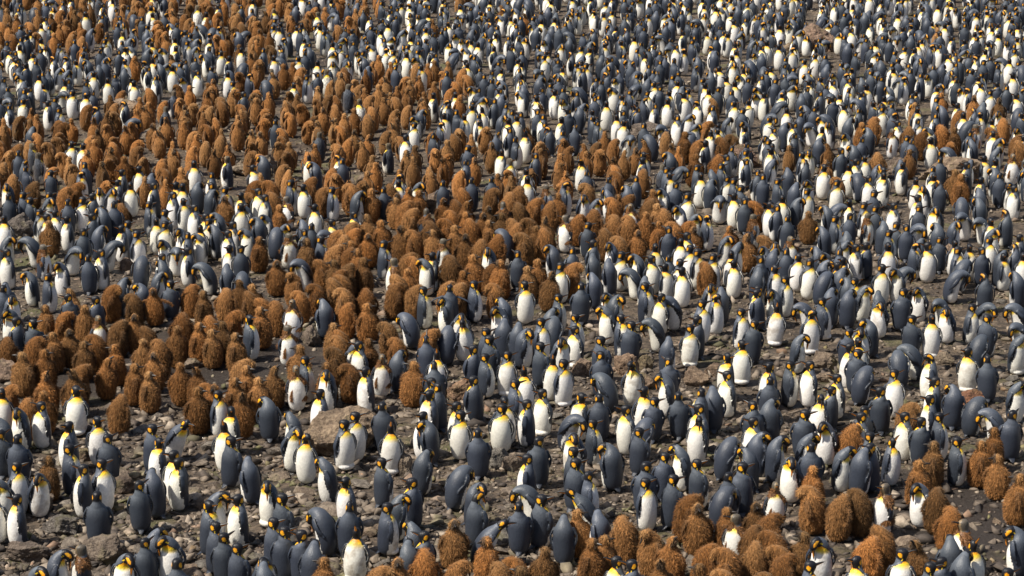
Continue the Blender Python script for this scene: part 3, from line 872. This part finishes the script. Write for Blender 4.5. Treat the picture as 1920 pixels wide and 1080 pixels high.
# nudge the read-off birds apart, chiefly in depth, where a step costs few pixels
for it in range(40):
    moved = 0
    grid = {}
    for b in BIRDS:
        grid.setdefault((int(b['x'] // 1), int(b['y'] // 1)), []).append(b)
    for b in BIRDS:
        cx, cy = int(b['x'] // 1), int(b['y'] // 1)
        for i in (-1, 0, 1):
            for j in (-1, 0, 1):
                for o in grid.get((cx + i, cy + j), ()):
                    if o is b:
                        continue
                    dx, dy = b['x'] - o['x'], b['y'] - o['y']
                    need = .23 * (b['kind'] == 'chick') + .21 * (b['kind'] != 'chick') + .23 * (o['kind'] == 'chick') + .21 * (o['kind'] != 'chick')
                    dd = math.hypot(dx, dy)
                    if dd < need:
                        moved += 1
                        ux, uy = dx * .45, dy + (1e-3 if dy >= 0 else -1e-3)
                        n = math.hypot(ux, uy)
                        push = (need - dd) * .32
                        b['x'] += ux / n * push; b['y'] += uy / n * push
                        o['x'] -= ux / n * push; o['y'] -= uy / n * push
        for (rx, ry, rw, rh) in ROCKPOS:
            if rw < .5:
                continue
            dx, dy = b['x'] - rx, b['y'] - ry
            ax, ay = rw * .5 + .12, rw * .36 + .12
            q = math.hypot(dx / ax, dy / ay)
            if q < 1:
                sgn = 1 if dy >= 0 else -1
                b['y'] += sgn * ay * (1 - q) * .4
    if not moved:
        break
for b in BIRDS:
    cell_add(b['x'], b['y'])

CROWD = []
tries = 0
crng = random.Random(77)
while tries < 45000:
    tries += 1
    y = crng.uniform(36.0, 110.0)
    half = (960 + 200) / FPX * y * 1.03
    x = crng.uniform(-half, half)
    H = .9
    px, py, sc = project(x, y, H)
    bx, by, _ = project(x, y, 0)
    inside = -25 < px < 1945 and py < 1082
    if by > 1230:
        continue
    if inside and py > 338:
        continue
    if py > 600 and 0 < px < 1920 and py < 1084:
        continue
    f = frac(min(max(px, 0), 1919), max(py, 5)) if inside else (.1 if px > 960 else .3)
    chick = crng.random() < (f * .7 if f < .25 else f ** .65)
    r = crng.uniform(.58, .84)
    if not inside:
        r *= 1.55
    if too_near(x, y, r):
        continue
    if any(math.hypot((x - rx) / (rw * .5 + .15), (y - ry) / (rw * .4 + .15)) < 1 for (rx, ry, rw, rh) in ROCKPOS):
        continue
    cell_add(x, y)
    if chick:
        pose = crng.choice('tttuuusd')
        yaw = crng.choice((180, 150, 210, 120, 240, 0, 30, -30)) + crng.uniform(-20, 20)
        kind = 'chick' if crng.random() > .05 else 'moult'
        pose = pose if kind == 'chick' else 'u'
    else:
        kind = 'adult'
        pose = crng.choice('uuuuuuubdddes')
        yaw = crng.choice((0, 0, 45, -45, 90, -90, 180, 180, 135, 225)) + crng.uniform(-25, 25)
    b = dict(kind=kind, x=x, y=y, yaw=yaw, turn=yaw + crng.choice((-100, -50, 0, 0, 50, 100)), pose=pose, pouch=False, side='u', code='')
    b['rel'] = pick_rel(b)
    b['s'] = crng.uniform(.98, 1.09)
    CROWD.append(b)

# ------------------------------------------------------------------ ground
def axis(lo, hi, step, far_lo, far_hi):
    a = list(np.arange(lo, hi + 1e-6, step))
    d = step
    while a[-1] < far_hi:
        d *= 1.5; a.append(a[-1] + d)
    d = step
    while a[0] > far_lo:
        d *= 1.5; a.insert(0, a[0] - d)
    return np.array(a)
gx, gy = axis(-26, 26, .25, -900, 900), axis(34, 115, .32, -60, 2500)
X, Y = np.meshgrid(gx, gy)
Z = terrain(X, Y)
fine = np.zeros_like(Z)
for i in range(len(gy)):
    for j in range(len(gx)):
        if abs(gx[j]) < 27 and 33 < gy[i] < 121:
            fine[i, j] = mnoise.fractal(Vector((gx[j] * 1.1, gy[i] * 1.1, 0)), 1.0, 2.0, 3)
Z = Z + fine * .022
GV = np.stack([X.ravel(), Y.ravel(), Z.ravel() - .012], 1)
nx, ny = len(gx), len(gy)
ii = (np.arange(ny - 1)[:, None] * nx + np.arange(nx - 1)[None]).ravel()
GF = np.stack([ii, ii + 1, ii + nx + 1, ii + nx], 1)
gme = bpy.data.meshes.new('ground')
gme.vertices.add(len(GV)); gme.vertices.foreach_set('co', GV.ravel())
gme.loops.add(len(GF) * 4); gme.polygons.add(len(GF))
gme.polygons.foreach_set('loop_start', np.arange(len(GF)) * 4)
gme.loops.foreach_set('vertex_index', GF.ravel())
gme.update(calc_edges=True)
gme.polygons.foreach_set('use_smooth', [True] * len(GF))
gme.materials.append(M_GROUND)
ground = link('ground', gme)
ground['kind'] = 'structure'
ground['label'] = 'dark muddy slope strewn with broken stones'

def ground_z(x, y):
    return float(terrain(x, y)) + .022 * mnoise.fractal(Vector((x * 1.1, y * 1.1, 0)), 1.0, 2.0, 3) - .012

# ------------------------------------------------------------------ rocks
import bmesh
def boulder_mesh(seed, sub=4, planes=22):
    rs = np.random.RandomState(seed)
    bm = bmesh.new()
    bmesh.ops.create_icosphere(bm, subdivisions=sub, radius=1)
    D = np.array([v.co[:] for v in bm.verts])
    D /= np.linalg.norm(D, axis=1)[:, None]
    Pn = rs.normal(0, 1, (planes, 3)); Pn /= np.linalg.norm(Pn, axis=1)[:, None]
    Pd = rs.uniform(.62, 1.0, planes)
    dot = D @ Pn.T
    r = np.min(np.where(dot > .05, Pd / np.maximum(dot, .05), 9), axis=1)
    r = np.minimum(r, 1.12)
    for v, d, rr in zip(bm.verts, D, r):
        p = Vector(d * rr)
        k = mnoise.fractal(p * 3.1 + Vector((seed, 0, 0)), .8, 2.1, 5) * .13 + abs(mnoise.noise(p * 1.7 + Vector((0, seed, 0)))) * .08
        v.co = p * (1 + k)
    me = bpy.data.meshes.new('boulder')
    bm.to_mesh(me); bm.free()
    me.materials.append(M_ROCK)
    return me

ROCK_OBJ = []
for i, ((px, py, w, h, tint, words_), (x, y, wm, hm)) in enumerate(zip(ROCKS, ROCKPOS)):
    o = link('boulder', boulder_mesh(100 + i, 5 if w > 60 else 4))
    o.scale = (wm * .53, wm * .40, hm * .62)
    o.location = (x, y, ground_z(x, y) + hm * .28)
    o.rotation_euler = (0, 0, RNG.uniform(-.35, .35))
    o.color = (*tint, 1)
    o['category'] = 'boulder' if w > 50 else 'rock'
    o['group'] = 'larger rocks among the penguins'
    ROCK_OBJ.append((o, px, py, words_))

def hull_mesh(seed, pts, flat):
    rs = np.random.RandomState(seed)
    P = rs.normal(0, 1, (pts, 3)); P /= np.linalg.norm(P, axis=1)[:, None]
    P *= rs.uniform(.75, 1.1, (pts, 1)); P[:, 2] *= flat
    bm = bmesh.new()
    for p in P:
        bm.verts.new(p)
    res = bmesh.ops.convex_hull(bm, input=bm.verts)
    bmesh.ops.delete(bm, geom=[g for g in res['geom_interior'] if isinstance(g, bmesh.types.BMVert)], context='VERTS')
    bmesh.ops.triangulate(bm, faces=bm.faces)
    me = bpy.data.meshes.new('stone')
    bm.to_mesh(me); bm.free()
    return me

stone_meshes = [hull_mesh(300 + k, 22, RNG.uniform(.4, .75)) for k in range(16)]
for me in stone_meshes:
    me.materials.append(M_ROCK)
SCELL = {}
count = 0
for t in range(9000):
    if count >= 300:
        break
    big = RNG.random()
    py = 1085 - 560 * RNG.random() ** 1.5
    px = RNG.uniform(-30, 1950)
    if px > 700 and RNG.random() < .35:
        px = RNG.uniform(0, 700)
    x, y = hit(px, py, 0)
    r = RNG.uniform(.09, .20) if big < .8 else RNG.uniform(.2, .30)
    if too_near(x, y, .20 + r * .7):
        continue
    if RNG.random() < .6 and any(((x - a) / p) ** 2 + ((y - c) / q) ** 2 < 1 for a, c, p, q in MUD):
        continue
    if any(math.hypot((x - rx) / (rw * .5 + r), (y - ry) / (rw * .4 + r)) < 1 for (rx, ry, rw, rh) in ROCKPOS):
        continue
    if any((x - a) ** 2 + (y - c) ** 2 < (r + q) ** 2 * .8 for (a, c, q) in SCELL.get(int(y // 2), ()) ):
        continue
    for k in (-1, 0, 1):
        SCELL.setdefault(int(y // 2) + k, []).append((x, y, r))
    o = link('stone', RNG.choice(stone_meshes), ground)
    fl = RNG.uniform(.55, 1.0)
    o.scale = (r * RNG.uniform(.9, 1.35), r * RNG.uniform(.8, 1.1), r * fl)
    o.location = (x, y, ground_z(x, y) + r * fl * .22)
    o.rotation_euler = (RNG.uniform(-.3, .3), RNG.uniform(-.3, .3), RNG.uniform(0, 6.28))
    g = RNG.uniform(.65, 1.35); wv = RNG.uniform(-.12, .12)
    o.color = (g * (1 + wv), g, g * (1 - wv), 1)
    count += 1

# small rubble: too much of it to count
rub = [hull_mesh(700 + k, 8, RNG.uniform(.45, 1.0)) for k in range(22)]
rubd = []
for me in rub:
    v = np.zeros(len(me.vertices) * 3); me.vertices.foreach_get('co', v)
    f = np.zeros(len(me.polygons) * 3, dtype=np.int64); me.polygons.foreach_get('vertices', f)
    rubd.append((v.reshape(-1, 3), f.reshape(-1, 3)))
VV, FF, nv = [], [], 0
NRUB = 37000
for t in range(NRUB):
    py = 1110 - 1150 * RNG.random() ** 1.35
    px = RNG.uniform(-250, 2170)
    x, y = hit(px, py, 0)
    if RNG.random() < .72 and any(((x - a) / p) ** 2 + ((y - c) / q) ** 2 < 1 for a, c, p, q in MUD):
        continue
    r = .022 + .06 * RNG.random() + .13 * RNG.random() ** 5
    v, f = RNG.choice(rubd)
    a = RNG.uniform(0, 6.28); ca, sa = math.cos(a), math.sin(a)
    sx, sy, sz = r * RNG.uniform(.7, 1.7), r * RNG.uniform(.6, 1.1), r * RNG.uniform(.45, 1.2)
    P = v * (sx, sy, sz)
    tl = RNG.uniform(-.8, .8)
    P = np.stack([P[:, 0], P[:, 1] * math.cos(tl) - P[:, 2] * math.sin(tl), P[:, 1] * math.sin(tl) + P[:, 2] * math.cos(tl)], 1)
    P = np.stack([P[:, 0] * ca - P[:, 1] * sa + x, P[:, 0] * sa + P[:, 1] * ca + y, P[:, 2] + ground_z(x, y) + sz * .1], 1)
    VV.append(P); FF.append(f + nv); nv += len(P)

def big_mesh(name, V, F, material, cols=None, smooth=False):
    me = bpy.data.meshes.new(name)
    me.vertices.add(len(V)); me.vertices.foreach_set('co', np.ascontiguousarray(V, dtype=np.float32).ravel())
    me.loops.add(len(F) * 3); me.polygons.add(len(F))
    me.polygons.foreach_set('loop_start', np.arange(len(F)) * 3)
    me.loops.foreach_set('vertex_index', np.ascontiguousarray(F, dtype=np.int32).ravel())
    me.update(calc_edges=True)
    if cols is not None:
        set_cols(me, cols)
    if smooth:
        me.polygons.foreach_set('use_smooth', [True] * len(F))
    me.materials.append(material)
    return me
ro = link('rubble', big_mesh('rubble', np.concatenate(VV), np.concatenate(FF), M_RUBBLE), ground)
ro['kind'] = 'stuff'

# ------------------------------------------------------------------ the birds
for b in BIRDS:
    b['gz'] = ground_z(b['x'], b['y'])
    tx, ty, sc = project(b['x'], b['y'], b['H'])
    b['size'] = sc * b['H']
    b['tx'], b['ty'] = tx, ty
    b['in'] = -12 < tx < 1932 and -30 < ty < 1072
def chosen(kinds, limit):
    c = sorted([b for b in BIRDS if b['kind'] in kinds and b['in']], key=lambda b: -b['y'] * -1)
    return c[:limit]
IND_A = chosen(('adult',), 300)
IND_C = chosen(('chick', 'moult'), 300)
ids = {id(b) for b in IND_A + IND_C}
REST = [b for b in BIRDS if id(b) not in ids and b['in'] or not b['in']]
REST = [b for b in REST if id(b) not in ids] + CROWD

def tint_for(b):
    if b['kind'] == 'chick':
        g = RNG.choice((RNG.uniform(.5, .85), RNG.uniform(.85, 1.25), RNG.uniform(1.0, 1.5)))
        warm = RNG.uniform(-.2, .16)
        return (g * (1 + warm * .4), g * (1 - warm * .2), g * (1 - warm), 1)
    g = RNG.uniform(.86, 1.12)
    return (g, g, g * RNG.uniform(.95, 1.04), 1)

def build_bird(b):
    v = variant(b['kind'], b['pose'], b['rel'], b['pouch'])
    t = bpy.data.objects.new('king_penguin' if b['kind'] == 'adult' else 'penguin_chick', None)
    COL.objects.link(t)
    t.empty_display_size = .2
    t.location = (b['x'], b['y'], b['gz'] + .01)
    t.rotation_euler = (RNG.uniform(-.04, .04), RNG.uniform(-.04, .04), math.radians(b['yaw']))
    wide = RNG.uniform(.95, 1.06)
    t.scale = (b['s'] * wide, b['s'] * wide, b['s'])
    tint = tint_for(b)
    for nm in ('body', 'bill', 'down'):
        if nm in v:
            o = link(nm, v[nm], t)
            o.color = tint
            if nm == 'down':
                o['kind'] = 'stuff'
    for me in FEET:
        link('foot', me, t)
    b['obj'] = t

for b in IND_A + IND_C:
    build_bird(b)

def crowd_mesh(name, birds, material):
    Vs, Fs, Cs, n = [], [], [], 0
    for b in birds:
        V, F, Cc, top = low_variant(b['kind'], b['pose'], b['rel'])
        a = math.radians(b['yaw']); ca, sa = math.cos(a), math.sin(a)
        s = b['s']
        gz = ground_z(b['x'], b['y'])
        P = np.stack([(V[:, 0] * ca - V[:, 1] * sa) * s + b['x'], (V[:, 0] * sa + V[:, 1] * ca) * s + b['y'], V[:, 2] * s + gz], 1)
        Vs.append(P); Fs.append(F + n); n += len(P)
        Cs.append(Cc * np.array(tint_for(b)[:3]))
    me = big_mesh(name, np.concatenate(Vs), np.concatenate(Fs), material, np.concatenate(Cs), smooth=True)
    return link(name, me)
cr = crowd_mesh('penguin_crowd', [b for b in REST if b['kind'] == 'adult'], M_PLUM)
cr['kind'] = 'stuff'; cr['label'] = 'dense crowd of adult king penguins over the far slope'
cc = crowd_mesh('chick_crowd', [b for b in REST if b['kind'] != 'adult'], M_DOWN)
cc['kind'] = 'stuff'; cc['label'] = 'brown mass of far penguin chicks among the adults'
print('BIRDS', len(BIRDS), 'individual', len(IND_A), len(IND_C), 'crowd', len(REST), 'tris', len(cr.data.polygons), len(cc.data.polygons))

# ------------------------------------------------------------------ labels
LAND = [(px, py - h * .5, w) for (px, py, w, h, t, ws), w in [((r), r[5]) for r in ROCKS]]
LAND += [(1915, 1075, 'lower corner on the right'), (1150, 1078, 'middle of the bottom edge'), (1560, 1078, 'bottom edge right of centre'), (790, 1078, 'bottom edge left of centre'),
         (1918, 880, 'lower right edge'), (1918, 620, 'right edge at mid height'), (1918, 440, 'upper right edge'), (1640, 900, 'muddy bare patch'), (1450, 880, 'preening line'),
         (1350, 960, 'row of chicks at the bottom'), (1660, 560, 'crowded upper right'), (960, 560, 'centre of the picture'), (300, 600, 'brown chick huddle on the left'),
         (480, 700, 'chick huddle by the tan boulder'), (430, 560, 'gap below the crowd'), (1060, 800, 'open stones right of centre'), (700, 480, 'central chick mass'), (900, 440, 'thick of the chick mass'),
         (1050, 430, 'right end of the chick mass'), (640, 380, 'top of the chick mass'), (1840, 230, 'far right chick group')]
ORD = ['', 'second ', 'third ', 'fourth ', 'fifth ', 'sixth ', 'seventh ', 'eighth ', 'ninth ', 'tenth ', 'eleventh ', 'twelfth ']
FACE = {0: 'facing the camera', 1: 'angled right', 2: 'in right profile', 3: 'angled away right', 4: 'seen from behind', 5: 'angled away left', 6: 'in left profile', 7: 'angled left'}
POSEW = {'d': 'bowed', 'e': 'bent double', 's': 'bill raised', 'b': 'looking down', 'n': 'leaning forward', 'w': 'wings spread', 'l': 'head left', 'r': 'head right', 'u': ''}
CPOSE = {'t': 'hunched', 'd': 'drooping', 's': 'bill raised', 'w': 'wings spread', 'l': 'looking left', 'r': 'looking right', 'u': 'upright'}

def look(b):
    if b['kind'] == 'adult':
        fc = FACE[int(b['code'][0])]
        p = POSEW[b['side']]
        return ('brooding ' if b['pouch'] else '') + 'adult ' + fc + (', ' + p if p else '')
    if b['kind'] == 'moult':
        return 'moulting chick ' + CPOSE[b['side']]
    back = 'back turned' if abs((b['yaw'] + 180) % 360 - 180) > 115 else ''
    return 'brown chick ' + CPOSE[b['side']] + (' ' + back if back and b['side'] in 'ut' else '')

def place(b):
    mx, my = b['tx'], b['ty'] + b['size'] * .5
    d, L = min(((math.hypot(mx - lx, (my - ly) * 1.3), (lx, ly, w)) for lx, ly, w in LAND), key=lambda q: q[0])
    dx, dy = mx - L[0], my - L[1]
    if abs(dx) > abs(dy) * 1.2:
        rel = 'right of' if dx > 0 else 'left of'
    else:
        rel = 'below' if dy > 0 else 'above'
    return d, rel + ' the ' + L[2]

taken = {}
for b in IND_A + IND_C:
    d, p = place(b)
    taken.setdefault((look(b), p), []).append((d, b))
for (lk, p), lst in taken.items():
    lst.sort(key=lambda q: q[0])
    for i, (d, b) in enumerate(lst):
        num = '' if len(lst) == 1 else (ORD[i] + 'nearest ')
        lab = lk + ', ' + num + p
        if len(lab.replace(',', ' ').split()) > 16:
            lab = lab.replace('facing the camera', 'front on').replace('seen from behind', 'back on').replace('angled away', 'back')
        b['obj']['label'] = lab
        b['obj']['category'] = 'penguin' if b['kind'] == 'adult' else 'penguin chick'
        b['obj']['group'] = 'adult king penguins of the colony' if b['kind'] == 'adult' else 'downy chicks of the colony'
for (o, px, py, words_) in ROCK_OBJ:
    near = min(IND_A + IND_C, key=lambda b: math.hypot(b['tx'] - px, b['ty'] + b['size'] - py))
    o['label'] = words_ + (' beside ' + ('an adult ' + FACE[int(near['code'][0])] if near['kind'] == 'adult' else 'a brown downy chick'))
